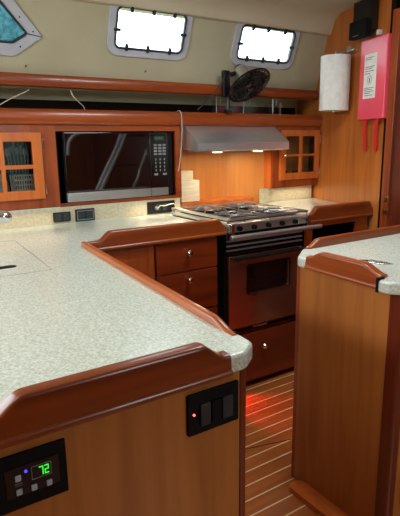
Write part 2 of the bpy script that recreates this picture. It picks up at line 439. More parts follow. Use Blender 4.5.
# left glazed cabinet
c = thing('wall_cabinet', 'cherry wall cabinet with small-paned glass door at the left edge, holding plates and a basket', 'cabinet', (.6, YB+.15, 1.03))
b = MB(); b.box(.28, .41, YB, YB+.02, 1.03, 1.455).box(.775, .863, YB, YB+.02, 1.03, 1.455).box(.41, .775, YB, YB+.02, 1.03, 1.09).box(.41, .775, YB, YB+.02, 1.40, 1.455)
b.build('face_frame', M['cherry_z'], c)
b = MB(); b.box(.28, .30, YB+.02, 3.0, 1.03, 1.455).box(.843, .863, YB+.02, 3.0, 1.03, 1.455).box(.30, .843, YB+.02, 3.0, 1.03, 1.05).box(.30, .843, YB+.02, 3.0, 1.44, 1.455).box(.30, .843, 2.98, 3.0, 1.05, 1.44)
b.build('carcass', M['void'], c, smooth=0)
glazed_door(c, .390, .782, 1.083, 1.417, .440, .733, 1.128, 1.373, (.574, .594), (1.238, 1.258), YB, .789, M['door_wood'])
# plates standing on edge and a cutlery basket inside
for k, (px, pr) in enumerate(((.548, .090), (.51, .10))):
    mt = Matrix.Translation((px, 2.80+.03*k, 1.05+pr)) @ Matrix.Rotation(PI/2-.12, 4, 'X') @ Matrix.Rotation(0, 4, 'Z')
    t = thing('dinner_plate', ('grey plate leaning on edge in front behind the left cabinet glass', 'second grey plate tucked behind the front one in the left cabinet')[k], 'plate', (px, 2.80+.03*k, 1.05), 'plates in the left cabinet')
    MB().lathe([(0, .0), (pr*.6, 0), (pr*.66, -.006), (pr*.95, -.016), (pr, -.018), (pr, -.014), (pr*.7, 0), (pr*.62, .006), (0, .006)], 40, mt).build('plate_dish', M['plate'], t)
    MB().tube([mt @ V((pr*.93*math.cos(a*PI/16), pr*.93*math.sin(a*PI/16), -.0195)) for a in range(32)], .0015, 5, closed=True).build('rim_line', M['rocker'], t)
t = thing('cutlery_basket', 'small pale lattice cutlery basket full of utensils in the left cabinet', 'basket', (.70, 2.77, 1.05))
b = MB()
bxs = dict(x0=.648, x1=.748, y0=2.725, y1=2.80, z0=1.052, z1=1.205)
for i in range(7):
    z = 1.055+i*.0247; e = .006*(i/6)
    b.tube([(bxs['x0']-e, bxs['y0']-e, z), (bxs['x1']+e, bxs['y0']-e, z), (bxs['x1']+e, bxs['y1']+e, z), (bxs['x0']-e, bxs['y1']+e, z)], .0028, 4, closed=True)
for i in range(10):
    x = bxs['x0']+i*.0111
    for y, s in ((bxs['y0'], -1), (bxs['y1'], 1)): b.tube([(x, y, 1.055), (x+(i-4.5)*.0013, y+s*.006, 1.205)], .0022, 4)
for i in range(7):
    y = bxs['y0']+i*.0125
    for x, s in ((bxs['x0'], -1), (bxs['x1'], 1)): b.tube([(x, y, 1.055), (x+s*.006, y, 1.205)], .0022, 4)
b.box(bxs['x0'], bxs['x1'], bxs['y0'], bxs['y1'], 1.051, 1.056)
b.build('lattice', M['caddy'], t, smooth=0)
for i in range(10):
    x = .655+.0085*i; y = 2.74+random.random()*.05; h = 1.30+random.random()*.05; dx = (i-4.5)*.006
    u = thing('table_knife' if i % 2 else 'serving_spoon', ('steel knife standing upright in the lattice basket' if i % 2 else 'steel spoon standing upright in the lattice basket'), 'cutlery', (x, y, 1.06), 'upright knives in the lattice basket' if i % 2 else 'upright spoons in the lattice basket')
    b = MB().tube([(x, y, 1.058), (x+dx*.6, y, 1.20), (x+dx, y+.004, h)], .003, 6)
    if not i % 2: b.lathe([(0, -.022), (.008, -.014), (.011, 0), (.008, .016), (0, .022)], 12, Matrix.Translation((x+dx*1.05, y+.004, h+.015)) @ Matrix.Scale(.35, 4, V((0, 1, 0))))
    else: b.box(x+dx-.006, x+dx+.006, y+.003, y+.005, h-.005, h+.04, .0009)
    b.build('utensil_shaft', M['satin'], u)

# microwave housing
c = thing('microwave_housing', 'cherry framed opening in the wall cabinets that holds the microwave', 'cabinet', (1.24, YB+.15, 1.03))
b = MB().box(.8635, 1.622, YB, YB+.02, 1.028, 1.046, .002).box(.8635, 1.622, YB, YB+.02, 1.424, 1.455).box(1.586, 1.622, YB, YB+.02, 1.046, 1.424, .002)
b.build('face_frame', M['cherry_x'], c)
b = MB().box(.8635, 1.602, YB+.02, 3.0, 1.030, 1.044).box(.8635, 1.602, YB+.02, 3.0, 1.44, 1.455).box(.8635, 1.602, 2.99, 3.0, 1.044, 1.44)
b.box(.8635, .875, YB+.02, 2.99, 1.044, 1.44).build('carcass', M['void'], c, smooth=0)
MB().box(1.604, 1.622, YB+.02, 2.87, .99, 1.455).build('side_panel', M['door_wood'], c, smooth=0)

# microwave
t = thing('microwave_oven', 'black built-in microwave with mirror-dark door and steel strip along its bottom', 'microwave', (1.22, 2.8, 1.05))
MB().box(.905, 1.575, 2.715, 2.97, 1.046, 1.418, .004).build('casing', M['black'], t)
mm = mat('microwave dark glass', srgb(18, 10, 8), .03, coat=.9, coat_rough=.02, spec=1); M['mwglass'] = mm
MB().box(.908, 1.416, 2.697, 2.7148, 1.098, 1.417, .003).build('oven_door', mm, t)
cp = MB().box(1.418, 1.533, 2.697, 2.7148, 1.098, 1.417, .003).build('control_panel', mm, t)
MB().box(.908, 1.415, 2.695, 2.7148, 1.050, 1.0965, .003).build('steel_strip', M['steel'], t)
MB().box(1.418, 1.533, 2.695, 2.7148, 1.050, 1.0965, .003).build('steel_strip', M['steel'], t)
MB().box(1.445, 1.515, 2.6955, 2.697, 1.372, 1.397).build('display', M['rocker'], cp, smooth=0)
b = MB()
for k in range(4): b.box(1.452+k*.013, 1.460+k*.013, 2.695, 2.6955, 1.377, 1.392)
dispm = mat('dim display segments', (0, 0, 0, 1), .5, emit=(.05, .4, .1, 1), emit_s=.35)
b.build('display_digits', dispm, cp, smooth=0)
for r in range(4):
    for q in range(3):
        x = 1.452+q*.029; z = 1.345-r*.017
        MB().box(x-.011, x+.011, 2.6955, 2.697, z-.006, z+.006, .0005).build('key', M['key'], cp, smooth=0)
for r in range(4):
    for q in range(3):
        x = 1.452+q*.029; z = 1.263-r*.021
        MB().box(x-.0035, x+.0035, 2.6955, 2.697, z-.006, z+.006, .0005).build('number_key', M['key'], cp, smooth=0)
for q in (0, 2):
    x = 1.452+q*.029; MB().box(x-.013, x+.013, 2.6955, 2.697, 1.170, 1.182, .0005).build('key', M['key'], cp, smooth=0)

# right glazed cabinet
c = thing('wall_cabinet', 'small cherry wall cabinet with four-pane glass door to the right of the range hood', 'cabinet', (2.59, YB+.1, 1.04))
b = MB().box(2.352, 2.415, YB, YB+.02, 1.04, 1.455).box(2.768, 2.795, YB, YB+.02, 1.04, 1.455).box(2.415, 2.768, YB, YB+.02, 1.04, 1.12).box(2.415, 2.768, YB, YB+.02, 1.41, 1.455)
b.build('face_frame', M['cherry_z'], c)
b = MB().box(2.352, 2.37, YB+.02, 2.80, 1.04, 1.455)
b.build('side_panel', M['door_wood'], c, smooth=0)
b = MB().box(2.372, 2.79, YB+.02, 2.99, 1.04, 1.055).box(2.372, 2.79, 2.97, 2.99, 1.055, 1.44).box(2.372, 2.79, YB+.02, 2.99, 1.44, 1.455).box(2.775, 2.79, YB+.02, 2.99, 1.055, 1.44)
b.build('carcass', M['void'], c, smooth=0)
dd = glazed_door(c, 2.405, 2.775, 1.093, 1.430, 2.455, 2.735, 1.140, 1.390, (2.583, 2.607), (1.252, 1.268), YB, 2.779, M['door_wood'])
MB().cyl((2.428, YB-.022, 1.262), (2.428, YB-.036, 1.262), .006, seg=14).lathe([(0, .012), (.009, .010), (.012, .003), (.009, -.004), (0, -.006)], 18, Matrix.Translation((2.428, YB-.038, 1.262)) @ Matrix.Rotation(PI/2, 4, 'X')).build('knob', M['chrome'], dd)
glprof = [(0, .0), (.024, 0), (.03, .09), (.0285, .09), (.0225, .004), (0, .004)]
for k, (x, y, zb) in enumerate(((2.49, 2.76, 1.056), (2.545, 2.80, 1.056), (2.63, 2.75, 1.056), (2.69, 2.79, 1.056))):
    o = MB().lathe(glprof, 24, Matrix.Translation((x, y, zb)) @ Matrix.Scale(1.05, 4)).build('drinking_glass', M['drink_glass'])
    tag(o, ('leftmost glass tumbler behind the four-pane door', 'second glass tumbler from the left behind the four-pane door', 'glass tumbler just right of the middle bar of the four-pane door', 'rightmost glass tumbler behind the four-pane door')[k], 'glass', 'tumblers in the right cabinet')

# ------------------------------------------------------------------ outlets under the microwave
def outlet(x0, x1, z0, z1, label, kind):
    y = 2.681
    t = thing('wall_outlet', label, 'outlet', ((x0+x1)/2, y, z0))
    MB().box(x0, x1, y-.010, y-.0005, z0, z1, .003).build('cover_plate', M['black'], t)
    cx, cz = (x0+x1)/2, (z0+z1)/2
    for s in (-1, 1):
        MB().box(cx+s*.022-.016, cx+s*.022+.016, y-.0125, y-.0102, cz-.02, cz+.02, .001).build('socket', M['rocker'], t)
    return t
outlet(.815, .909, .952, 1.004, 'plain black outlet plate on the backsplash, left of the two side by side', 'a')
t = outlet(.936, 1.046, .944, 1.012, 'larger black outlet plate with a pale rim, right of the two side by side', 'b')
link('rim', plate(rrect(.944, 1.038, .952, 1.004, .004), [rrect(.948, 1.034, .956, 1.0, .003)], .002, facing_y(2.669)), M['key'], t, smooth=0)
outlet(1.375, 1.560, .947, 1.018, 'wide black outlet plate with a plugged-in pale cord below the microwave keypad', 'c')
t = thing('charging_cord', 'short pale cord looping from a plug in the wide outlet', 'cord', (1.42, 2.66, .99))
MB().box(1.418, 1.438, 2.645, 2.6683, .972, .990, .004).build('plug', M['key'], t)
MB().tube([(1.43, 2.64, .985), (1.435, 2.63, 1.0), (1.46, 2.63, .994), (1.50, 2.635, 1.0), (1.53, 2.635, 1.005), (1.55, 2.65, .99), (1.552, 2.655, .955)], .0020, 6, 2).build('cable', M['cord_w'], t)

# ------------------------------------------------------------------ range hood
t = thing('range_hood', 'stainless steel wedge range hood above the cooker', 'hood', (2.0, 2.69, 1.31))
hx0, hx1, hb, hf = 1.645, 2.352, 2.70, 2.535
sec = lambda x: [V((x, y, z)) for y, z in ((hb, 1.315), (hb, 1.453), (hb-.02, 1.453), (hf+.006, 1.358), (hf, 1.352), (hf, 1.309), (hf+.004, 1.305))]
MB().loft([sec(hx0), sec(hx1)]).build('shell', M['hood_steel'], t)
MB().box(hx0+.02, hx1-.02, hf+.03, hb-.02, 1.300, 1.3045).build('filter_panel', M['steel'], t, smooth=0)
warm = mat('hood lamp lens', (1, .8, .5, 1), .4, emit=(1, .70, .38, 1), emit_s=6)
MB().cyl((1.84, 2.62, 1.3), (1.84, 2.62, 1.294), .03).build('lamp_lens', warm, t)
MB().cyl((2.16, 2.62, 1.3), (2.16, 2.62, 1.294), .03).build('lamp_lens', warm, t)

# papers on the ledge behind the cooker
t = thing('napkin_stack', 'stack of pale napkins and cards at the left end of the ledge', 'napkins', (1.70, 2.76, 1.01))
MB().box(1.640, 1.775, 2.725, 2.80, .993, 1.125, .003).build('napkin_block', M['card'], t)
MB().box(1.642, 1.735, 2.735, 2.79, 1.1255, 1.185, .003).build('card_block', M['card'], t)

# ------------------------------------------------------------------ counters
CT, CB = .940, .900
t = thing('galley_countertop', 'speckled pale green worktop wrapping from the foreground peninsula to the microwave wall', 'worktop', (.4, 1.5, CB))
outer = [(-.6, .765), (.608, .765), (.654, .80), (.735, 2.0), (.775, 2.055), (1.492, 2.055), (1.492, 2.62), (1.615, 2.62), (1.615, 2.684), (-.6, 2.684)]
rad = [0, .03, .03, .0, .0, 0, 0, 0, 0, 0]
out = rpoly(outer, rad)
# keep the rounded corner generous
MB().poly(out, CB, CT, .008).build('worktop_slab', M['counter'], t)

def fiddle(path, out_n, h, parent, material, zlo=.902, zflat=.947, ztop=.979, up0=.06, up1=.06, n=60, flat0=0., flat1=0., w=.032):
    """raised edging; path = two xy ends of the outer face, out_n points away from the worktop; S-shaped run-outs at both ends"""
    a, c = V(path[0]), V(path[1]); Lg = (c-a).length; nn = V(out_n).normalized()
    secs = []
    for i in range(n+1):
        s = Lg*i/n; p = a.lerp(c, i/n)
        k = min(scurve((s-flat0)/up0) if up0 else 1, scurve((Lg-flat1-s)/up1) if up1 else 1)
        zt = zflat + (ztop-zflat)*k
        prof = [(0, zlo), (.008, zlo+.002), (.010, zlo+.008), (.008, zlo+.014), (.004, zlo+.016), (.003, zt-.008), (.001, zt-.002), (-.003, zt), (-(w-.008), zt+.001), (-w+.003, zt-.002), (-w, zt-.008), (-w, CT-.001), (-.004, CT-.001)]
        secs.append([V((p.x+nn.x*d, p.y+nn.y*d, z)) for d, z in prof])
    return MB().loft(secs).build('fiddle_rail', material, parent, smooth=50)
fiddle([(-.6, .760), (.563, .760)], (0, -1), 0, t, M['fiddle_x'], flat0=.705, up0=.06, up1=.055, flat1=.012, n=140, ztop=.980)
fiddle([(.742, 2.02), (.650, .850)], (1, -.08), 0, t, M['fiddle_y'], zlo=.905, up0=0, up1=.10, zflat=.9415, ztop=.961, w=.018)
fiddle([(.770, 2.052), (1.490, 2.052)], (0, -1), 0, t, M['fiddle_x'], up0=.06, up1=.05, flat0=.045, ztop=.984)
bs = MB().box(-.6, 1.603, 2.682, 2.689, CT, 1.0285).build('backsplash', M['backing'], t, smooth=0)
# recessed finger slot of the sink cover, and its lid outline
MB().poly(rrect(.18, .412, 1.808, 1.848, .018), CT+.0002, CT+.0012).build('lid_slot', M['matt_black'], t)
seam = mat('fine joint line', srgb(140, 146, 128), .6)
b = MB(); z = CT+.0003
def flatline(b, p, q, w, z0):
    p, q = V(p), V(q); n = V((-(q-p).y, (q-p).x)).normalized()*w/2
    b.poly([tuple(p+n), tuple(q+n), tuple(q-n), tuple(p-n)], z0, z0+.0004)
flatline(b, (-.3, 1.70), (.50, 1.70), .0025, z); flatline(b, (.50, 1.70), (.53, 2.34), .0025, z); flatline(b, (.53, 2.34), (-.3, 2.34), .0025, z)
b.build('lid_joint', seam, t, smooth=0)

t = thing('side_countertop', 'speckled worktop to the right of the cooker against the bulkhead', 'worktop', (2.35, 2.4, CB))
MB().poly([(2.075, 2.055), (2.60, 2.055), (bx(2.75)-.005, 2.75), (1.63, 2.75), (1.63, 2.65), (2.075, 2.65)], CB, CT, .004).build('worktop_slab', M['counter'], t)
fiddle([(2.078, 2.052), (2.612, 2.052)], (0, -1), 0, t, M['fiddle_x'], up0=.06, up1=.03, ztop=.992, zflat=.95, flat0=.005)
MB().box(2.315, 2.79, 2.752, 2.759, CT, 1.0385).build('backsplash', M['backing'], t, smooth=0)
MB().box(2.27, 2.352, 2.725, 2.732, CT+.001, 1.0385).build('backsplash', M['backing'], t, smooth=0)
MB().box(1.627, 2.20, 2.70, 2.72, CT, .990, .003).box(1.627, 2.20, 2.72, 2.855, .975, .990).build('ledge', M['door_wood'], t)

# ------------------------------------------------------------------ peninsula base
t = thing('peninsula_cabinet', 'honey wood end of the foreground peninsula under the left worktop', 'cabinet', (.2, 1.2, 0))
MB().box(-.6, .601, .780, .800, 0, CB-.001).build('end_panel', M['panel'], t, smooth=0)
MB().box(.6012, .618, .777, .812, 0, CB-.001, .004).build('corner_post', M['dark_wood'], t)
MB().poly([(.585, .812), (.612, .812), (.690, 2.05), (.66, 2.05)], 0, CB-.001).build('side_panel', M['cherry_z'], t, smooth=0)

# climate panel
YP = .7795
t = thing('climate_control_panel', 'black control panel showing a green 72 at the bottom left', 'control panel', (.16, YP, .775))
fp = link('faceplate', plate(rrect(.02, .226, .775, .874, .002), [], .006, facing_y(YP-.0035), .001), M['matt_black'], t)
fpb = MB().box(.125, .212, YP-.0082, YP-.0068, .800, .852).build('display_surround', M['black'], fp, smooth=0)
link('display_bezel', plate(rrect(.166, .199, .8215, .8455, .001), [rrect(.1672, .1978, .8227, .8443, .0008)], .001, facing_y(YP-.009)), M['key'], t, smooth=0)
def seg_digit(b, x, z, w, h, on):
    t_ = h*.115; y0, y1 = YP-.0098, YP-.0090
    S = {'a': (x, x+w, z+h-t_, z+h), 'g': (x, x+w, z+h/2-t_/2, z+h/2+t_/2), 'd': (x, x+w, z, z+t_),
         'f': (x, x+t_, z+h/2, z+h), 'e': (x, x+t_, z, z+h/2), 'b': (x+w-t_, x+w, z+h/2, z+h), 'c': (x+w-t_, x+w, z, z+h/2)}
    for k in on:
        a0, a1, c0, c1 = S[k]; b.box(a0, a1, y0, y1, c0, c1)
for x, on in ((.1785, 'abc'), (.1875, 'abged')):
    b = MB(); seg_digit(b, x, .8255, .0072, .0160, on); b.build('display_digit', M['green_led'], t, smooth=0)
MB().cyl((.1575, YP-.0085, .8415), (.1575, YP-.0105, .8415), .0022, seg=14).build('indicator_light', M['blue_led'], t)
for x, z in ((.1445, .8335), (.1445, .8085), (.1685, .8075), (.1935, .8065)):
    MB().box(x-.0048, x+.0048, YP-.0112, YP-.0084, z-.0055, z+.0055, .0014).build('button', M['button'], t)
b = MB()
for k in range(3): b.box(.139+.0042*k, .142+.0042*k, YP-.0088, YP-.0083, .8215, .8240)
b.box(.139, .151, YP-.0088, YP-.0083, .8185, .8192)
b.build('printed_caption', M['key'], t, smooth=0)

# breaker / switch panel
t = thing('switch_panel', 'black panel with three rocker switches near the peninsula corner', 'switch panel', (.53, YP, .79))
link('faceplate', plate(rrect(.470, .594, .789, .878, .004), [], .006, facing_y(YP-.0035), .0015), M['matt_black'], t)
for x0, x1 in ((.4965, .5205), (.5235, .5465), (.5495, .5755)):
    MB().box(x0, x1, YP-.0125, YP-.0068, .8065, .8545, .002).build('rocker_switch', (M['matt_black'] if x0 < .53 and x0 > .5 else M['rocker']), t)
    MB().box(x0+.004, x1-.004, YP-.0135, YP-.0126, .8090, .8285, .0004).build('rocker_cap', (M['matt_black'] if x0 < .53 and x0 > .5 else M['rocker']), t)
MB().cyl((.4825, YP-.0068, .835), (.4825, YP-.0095, .835), .0024, seg=14).build('indicator_light', M['red_led'], t)

# ------------------------------------------------------------------ drawers left of the cooker
YF = 2.085
def knob(parent, x, z, y=YF):
    MB().cyl((x, y-.020, z), (x, y-.034, z), .005, seg=14).lathe([(0, .014), (.011, .012), (.016, .004), (.012, -.004), (0, -.008)], 20, Matrix.Translation((x, y-.038, z)) @ Matrix.Rotation(PI/2, 4, 'X')).build('knob', M['chrome'], parent)
t = thing('drawer_cabinet', 'cherry base cabinet with a flat door and two drawers left of the cooker', 'cabinet', (1.1, 2.35, 0))
b = MB().box(.72, 1.452, YF, 2.66, .10, CB-.001).box(.74, 1.44, YF+.05, 2.66, 0, .10)
b.build('carcass', M['cherry_z'], t, smooth=0)
d = MB().box(.86, 1.088, YF-.018, YF-.0005, .13, .890, .003).build('door', M['cherry_z'], t)
MB().box(.90, 1.048, YF-.0215, YF-.0185, .19, .84, .001).build('raised_field', M['cherry_z'], d)
for z0, z1, kz in ((.745, .890, .835), (.535, .738, .700), (.33, .528, .49), (.13, .323, .28)):
    d = MB().box(1.100, 1.448, YF-.019, YF-.0005, z0, z1, .003).build('drawer', M['drawer'], t)
    knob(d, 1.275, kz)

# ------------------------------------------------------------------ cooker
t = thing('galley_cooker', 'stainless gas cooker with grab bar and reflective oven door under the range hood', 'cooker', (1.78, 2.35, .35))
X0, X1 = 1.512, 2.050
MB().box(X0, X1, 2.10, 2.612, .36, .940, .004).build('casing', M['dark_metal'], t)
ck = MB().box(X0-.012, X1+.004, 2.045, 2.615, .941, .953, .003).build('hob_plate', M['steel'], t)
MB().box(X0+.03, X1-.03, 2.10, 2.58, .9535, .9560, .001).build('hob_well', M['matt_black'], ck)
ctrl = MB().box(X0, X1, 2.070, 2.0995, .902, .9405, .003).build('control_fascia', M['steel'], t)
for i in range(5):
    x = X0+.075+i*.097
    MB().cyl((x, 2.070, .921), (x, 2.050, .921), .014, .012, seg=20, bev=.002).box(x-.0018, x+.0018, 2.046, 2.051, .911, .931).build('burner_knob', M['dark_metal'], ctrl)
# pot rail round the hob
rl = MB()
zr = .980
rl.box(X0-.010, X1+.004, 2.046, 2.051, zr-.010, zr+.002, .001).box(X0-.010, X1+.004, 2.609, 2.614, zr-.010, zr+.002, .001)
rl.box(X0-.010, X0-.005, 2.052, 2.608, zr-.010, zr+.002, .001).box(X1-.001, X1+.004, 2.052, 2.608, zr-.010, zr+.002, .001)
rl.build('pot_rail', M['steel'], t)
for x in (X0-.006, X0+.10, X0+.27, X0+.43, X1):
    for y in (2.056, 2.605): MB().cyl((x, y, .9531), (x, y, .9695), .0035, seg=10).build('rail_post', M['chrome'], t)
for k, (cx, cy, r) in enumerate(((X0+.15, 2.22, .045), (X1-.15, 2.22, .036), (X0+.15, 2.46, .036), (X1-.15, 2.46, .045))):
    bb = MB().cyl((cx, cy, .9561), (cx, cy, .964), r, r*.9, 28).cyl((cx, cy, .9641), (cx, cy, .970), r*.72, seg=28, bev=.002).build('burner', M['matt_black'], t)
    g = MB()
    for i in range(4):
        a = PI/4 + i*PI/2; ca, sa = math.cos(a), math.sin(a)
        g.tube([(cx+ca*.022, cy+sa*.022, .978), (cx+ca*.10, cy+sa*.10, .978), (cx+ca*.104, cy+sa*.104, .972), (cx+ca*.106, cy+sa*.106, .957)], .0032, 6)
    g.tube([(cx+.072*math.cos(i*PI/16), cy+.072*math.sin(i*PI/16), .978) for i in range(32)], .003, 6, closed=True)
    for i in range(4):
        a = i*PI/2; g.tube([(cx+math.cos(a)*.03, cy+math.sin(a)*.03, .978), (cx+math.cos(a)*.118, cy+math.sin(a)*.115, .978)], .003, 6)
    g.build('pan_support', M['grate'], t)
for s, yy in ((-1, 2.585), (1, 2.12)):
    MB().tube([(X0+.02, yy, .9772), (X1-.02, yy, .9772)], .003, 6).build('support_bar', M['steel'], t)
for x in (X0+.02, (X0+X1)/2, X1-.02): MB().tube([(x, 2.124, .9775), (x, 2.581, .9775)], .003, 6).build('support_bar', M['steel'], t)
# grab bar
gb = MB().cyl((X0-.01, 2.022, .886), (2.135, 2.022, .886), .0125, seg=20, bev=.002).build('grab_bar', M['steel'], t)
for x in (X0+.004, X1-.010): MB().box(x-.010, x+.010, 2.022, 2.0695, .872, .955, .003).build('bar_bracket', M['chrome'], gb)
# grille between hob and oven
g = MB().box(X0+.004, X1-.004, 2.088, 2.0995, .782, .9015).build('vent_recess', M['matt_black'], t, smooth=0)
for z in (.858, .832, .808): MB().box(X0+.006, X1-.006, 2.074, 2.0875, z-.004, z+.0025, .001).build('vent_bar', M['steel'], t)
# oven door with window
dh = rrect(1.648, 1.952, .556, .716, .014)
d = link('oven_door', plate(rrect(X0+.018, X1-.004, .372, .774, .006), [dh], .022, facing_y(2.086), .002), M['oven_steel'], t)
MB().box(1.640, 1.960, 2.088, 2.092, .548, .724).build('oven_window', M['mwglass'], d, smooth=0)
link('window_trim', plate(rrect(1.644, 1.956, .552, .720, .016), [rrect(1.652, 1.948, .560, .712, .012)], .003, facing_y(2.0725), .001), M['dark_metal'], d)
MB().box(1.660, 1.940, 2.070, 2.0715, .5525, .5575, .0005).build('window_sill_strip', M['chrome'], d)  # bright strip stands in for a highlight along the lower trim edge
b = MB()
for k in range(2): b.tube([(1.655, 2.0875-.001, .60+.04*k), (1.945, 2.0875-.001, .60+.04*k)], .0014, 5)
b.build('rack_wires', M['dark_metal'], d)
MB().tube([(1.560, 2.074, .762), (1.560, 2.050, .762), (2.035, 2.050, .762), (2.035, 2.074, .762)], .0085, 12).build('oven_handle', M['black'], d)
MB().cyl((1.556, 2.046, .762), (1.575, 2.046, .762), .0125, seg=16).build('handle_end', M['black'], d)
link('maker_badge', plate([(1.70+.012*math.cos(a*PI/10), .530+.005*math.sin(a*PI/10)) for a in range(20)], [], .002, facing_y(2.0735)), M['chrome'], d, smooth=0)
MB().box(X0+.02, X1-.006, 2.092, 2.0995, .352, .371).build('lower_trim', M['dark_metal'], t, smooth=0)
MB().box(1.70, 1.80, 2.082, 2.0915, .352, .362, .002).build('catch', M['steel'], t)

t = thing('pan_drawer_cabinet', 'low cherry drawer unit under the cooker', 'cabinet', (1.8, 2.35, 0))
MB().box(1.53, 2.075, 2.105, 2.65, .07, .335).box(1.55, 2.06, 2.14, 2.65, 0, .07).build('carcass', M['dark_wood'], t, smooth=0)
d = MB().box(1.56, 2.06, 2.082, 2.104, .035, .318, .003).build('drawer', M['drawer'], t)
knob(d, 1.770, .232, 2.102)

# cupboard right of the cooker, open dark front
t = thing('open_cupboard', 'cherry framed dark open cupboard under the worktop right of the cooker', 'cabinet', (2.35, 2.35, 0))
b = MB().box(2.078, 2.125, 2.075, 2.095, 0, CB-.001).box(2.50, 2.60, 2.075, 2.095, 0, CB-.001).box(2.125, 2.50, 2.075, 2.095, .872, CB-.001).box(2.125, 2.50, 2.075, 2.095, 0, .62)
b.build('face_frame', M['cherry_x'], t, smooth=0)
b = MB().box(2.078, 2.095, 2.096, 2.66, 0, CB-.001).box(2.58, 2.60, 2.096, 2.66, 0, CB-.001).box(2.096, 2.579, 2.64, 2.66, 0, CB-.001).box(2.096, 2.579, 2.096, 2.639, .60, .615)
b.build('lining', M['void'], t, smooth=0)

# ------------------------------------------------------------------ island
t = thing('island_cabinet', 'honey wood island cabinet at the right with a dark rounded corner post', 'cabinet', (1.7, 1.15, 0))
XI = 1.322
MB().box(XI, XI+.018, .951, 1.345, 0, CB-.001).build('end_panel', M['panel'], t, smooth=0)
MB().poly(rpoly([(XI-.002, .9505), (XI-.002, .905), (XI+.035, .905), (XI+.035, .9505)], [0, .02, 0, 0]), 0, CB-.001).build('corner_post', M['dark_wood'], t)
MB().box(XI+.0355, 2.3, .912, .930, 0, CB-.001).build('front_panel', M['panel'], t, smooth=0)
MB().box(XI+.0005, 2.3, 1.346, 1.364, 0, CB-.001).build('back_panel', M['cherry_z'], t, smooth=0)
MB().poly(rpoly([(1.250, .6), (1.3215, .6), (1.3215, 1.312), (1.250, 1.312)], [0, 0, .034, .034], 8), 0.0005, .022).build('toe_board', M['door_wood'], t)
MB().box(1.395, 1.95, .872, .9115, .135, .235, .018, 4).build('kick_moulding', M['door_wood'], t)

t = thing('island_countertop', 'speckled worktop of the island at the right edge with a chrome lift ring', 'worktop', (1.7, 1.15, CB))
MB().poly(rpoly([(1.310, 1.352), (1.300, .985), (1.276, .965), (1.276, .930), (1.322, .878), (2.3, .878), (2.3, 1.44), (1.42, 1.44)], [.035, 0, 0, .02, .04, 0, 0, .03]), CB, CT, .009).build('worktop_slab', M['counter'], t)
fiddle([(1.298, .972), (1.310, 1.305)], (-1, 0), 0, t, M['fiddle_y'], up0=.075, up1=.06, flat1=.01, zflat=.949, ztop=.973, w=.034)
fiddle([(2.3, 1.452), (1.435, 1.441)], (0, 1), 0, t, M['fiddle_x'], up0=0, up1=.07, zflat=.944, ztop=.976, w=.024)
MB().box(1.272, 1.304, .962, .9705, .901, .947, .001).build('end_cap', M['matt_black'], t)
# flush lift ring
dq = V((1.456-1.405, 1.094-1.235, 0)).normalized(); dn = V((-dq.y, dq.x, 0))
c0 = V((1.455, 1.115, CT+.0008))
def P(a, b_, z=0): return tuple(c0 + dq*a + dn*b_ + V((0, 0, z)))
lr = MB().poly([P(-.06, -.004)[:2], P(-.02, -.020)[:2], P(.03, -.018)[:2], P(.06, 0)[:2], P(.03, .018)[:2], P(-.02, .020)[:2], P(-.06, .004)[:2]], CT+.0004, CT+.0045, .0012).build('lift_ring_plate', M['satin_light'], t)
MB().tube([P(.018*math.cos(a*PI/10)-.005, .012*math.sin(a*PI/10), .006) for a in range(20)], .002, 6, closed=True).build('lift_ring', M['steel'], lr)
MB().poly([P(-.04+.012*math.cos(a*PI/8), .007*math.sin(a*PI/8))[:2] for a in range(16)], CT+.0046, CT+.0050).build('thumb_recess', M['matt_black'], lr)

# ------------------------------------------------------------------ bulkhead fittings
BF = frame((2.62, 2.05, 0), (-.27, -1, 0), (0, 0, 1))      # local x towards the camera end, y up, z off the wall
def bu(y): return (2.05-y)*math.sqrt(1+.27**2)
t = thing('paper_towel_holder', 'steel wall bracket holding the paper towel roll', 'holder', (2.70, 2.39, 1.90))
MB().box(bu(2.385)-.02, bu(2.385)+.02, 1.885, 1.945, .0005, .006, .002, mtx=BF).build('wall_plate', M['steel'], t)
MB().tube([BF @ V((bu(2.385)+.025, 1.905, .006)), BF @ V((bu(2.385)+.025, 1.905, .11)), BF @ V((bu(2.385)+.025, 1.885, .11))], .006, 10, 1).build('arm', M['steel'], t)
MB().box(bu(2.385)-.10, bu(2.385)+.10, 1.900, 1.912, .006, .035, .002, mtx=BF).build('top_bar', M['steel'], t)
cc = BF @ V((bu(2.385)+.025, 0, .11))
MB().cyl((cc.x, cc.y, 1.535), (cc.x, cc.y, 1.89), .008, seg=14).build('spindle', M['steel'], t)
t = thing('paper_towel_roll', 'white roll of paper towel hanging on the bulkhead', 'paper towel', (cc.x, cc.y, 1.545))
prof = [(.021, 1.545), (.091, 1.545), (.0925, 1.548), (.0925, 1.873), (.091, 1.876), (.021, 1.876), (.021, 1.545)]
MB().lathe(prof, 48, Matrix.Translation((cc.x, cc.y, 0))).build('roll', M['white_paper'], t)
MB().lathe([(.018, 1.546), (.0205, 1.546), (.0205, 1.877), (.018, 1.877), (.018, 1.546)], 24, Matrix.Translation((cc.x, cc.y, 0))).build('cardboard_core', M['card'], t)
a0 = 3.6
secs = [[(cc.x+rr*math.cos(a0-k*.06), cc.y+rr*math.sin(a0-k*.06), z) for rr, z in ((.0930+k*.0012, 1.546), (.0937+k*.0012, 1.546), (.0937+k*.0012, 1.875), (.0930+k*.0012, 1.875))] for k in range(8)]
MB().loft([[V(p) for p in s_] for s_ in secs]).build('loose_sheet', M['white_paper'], t)

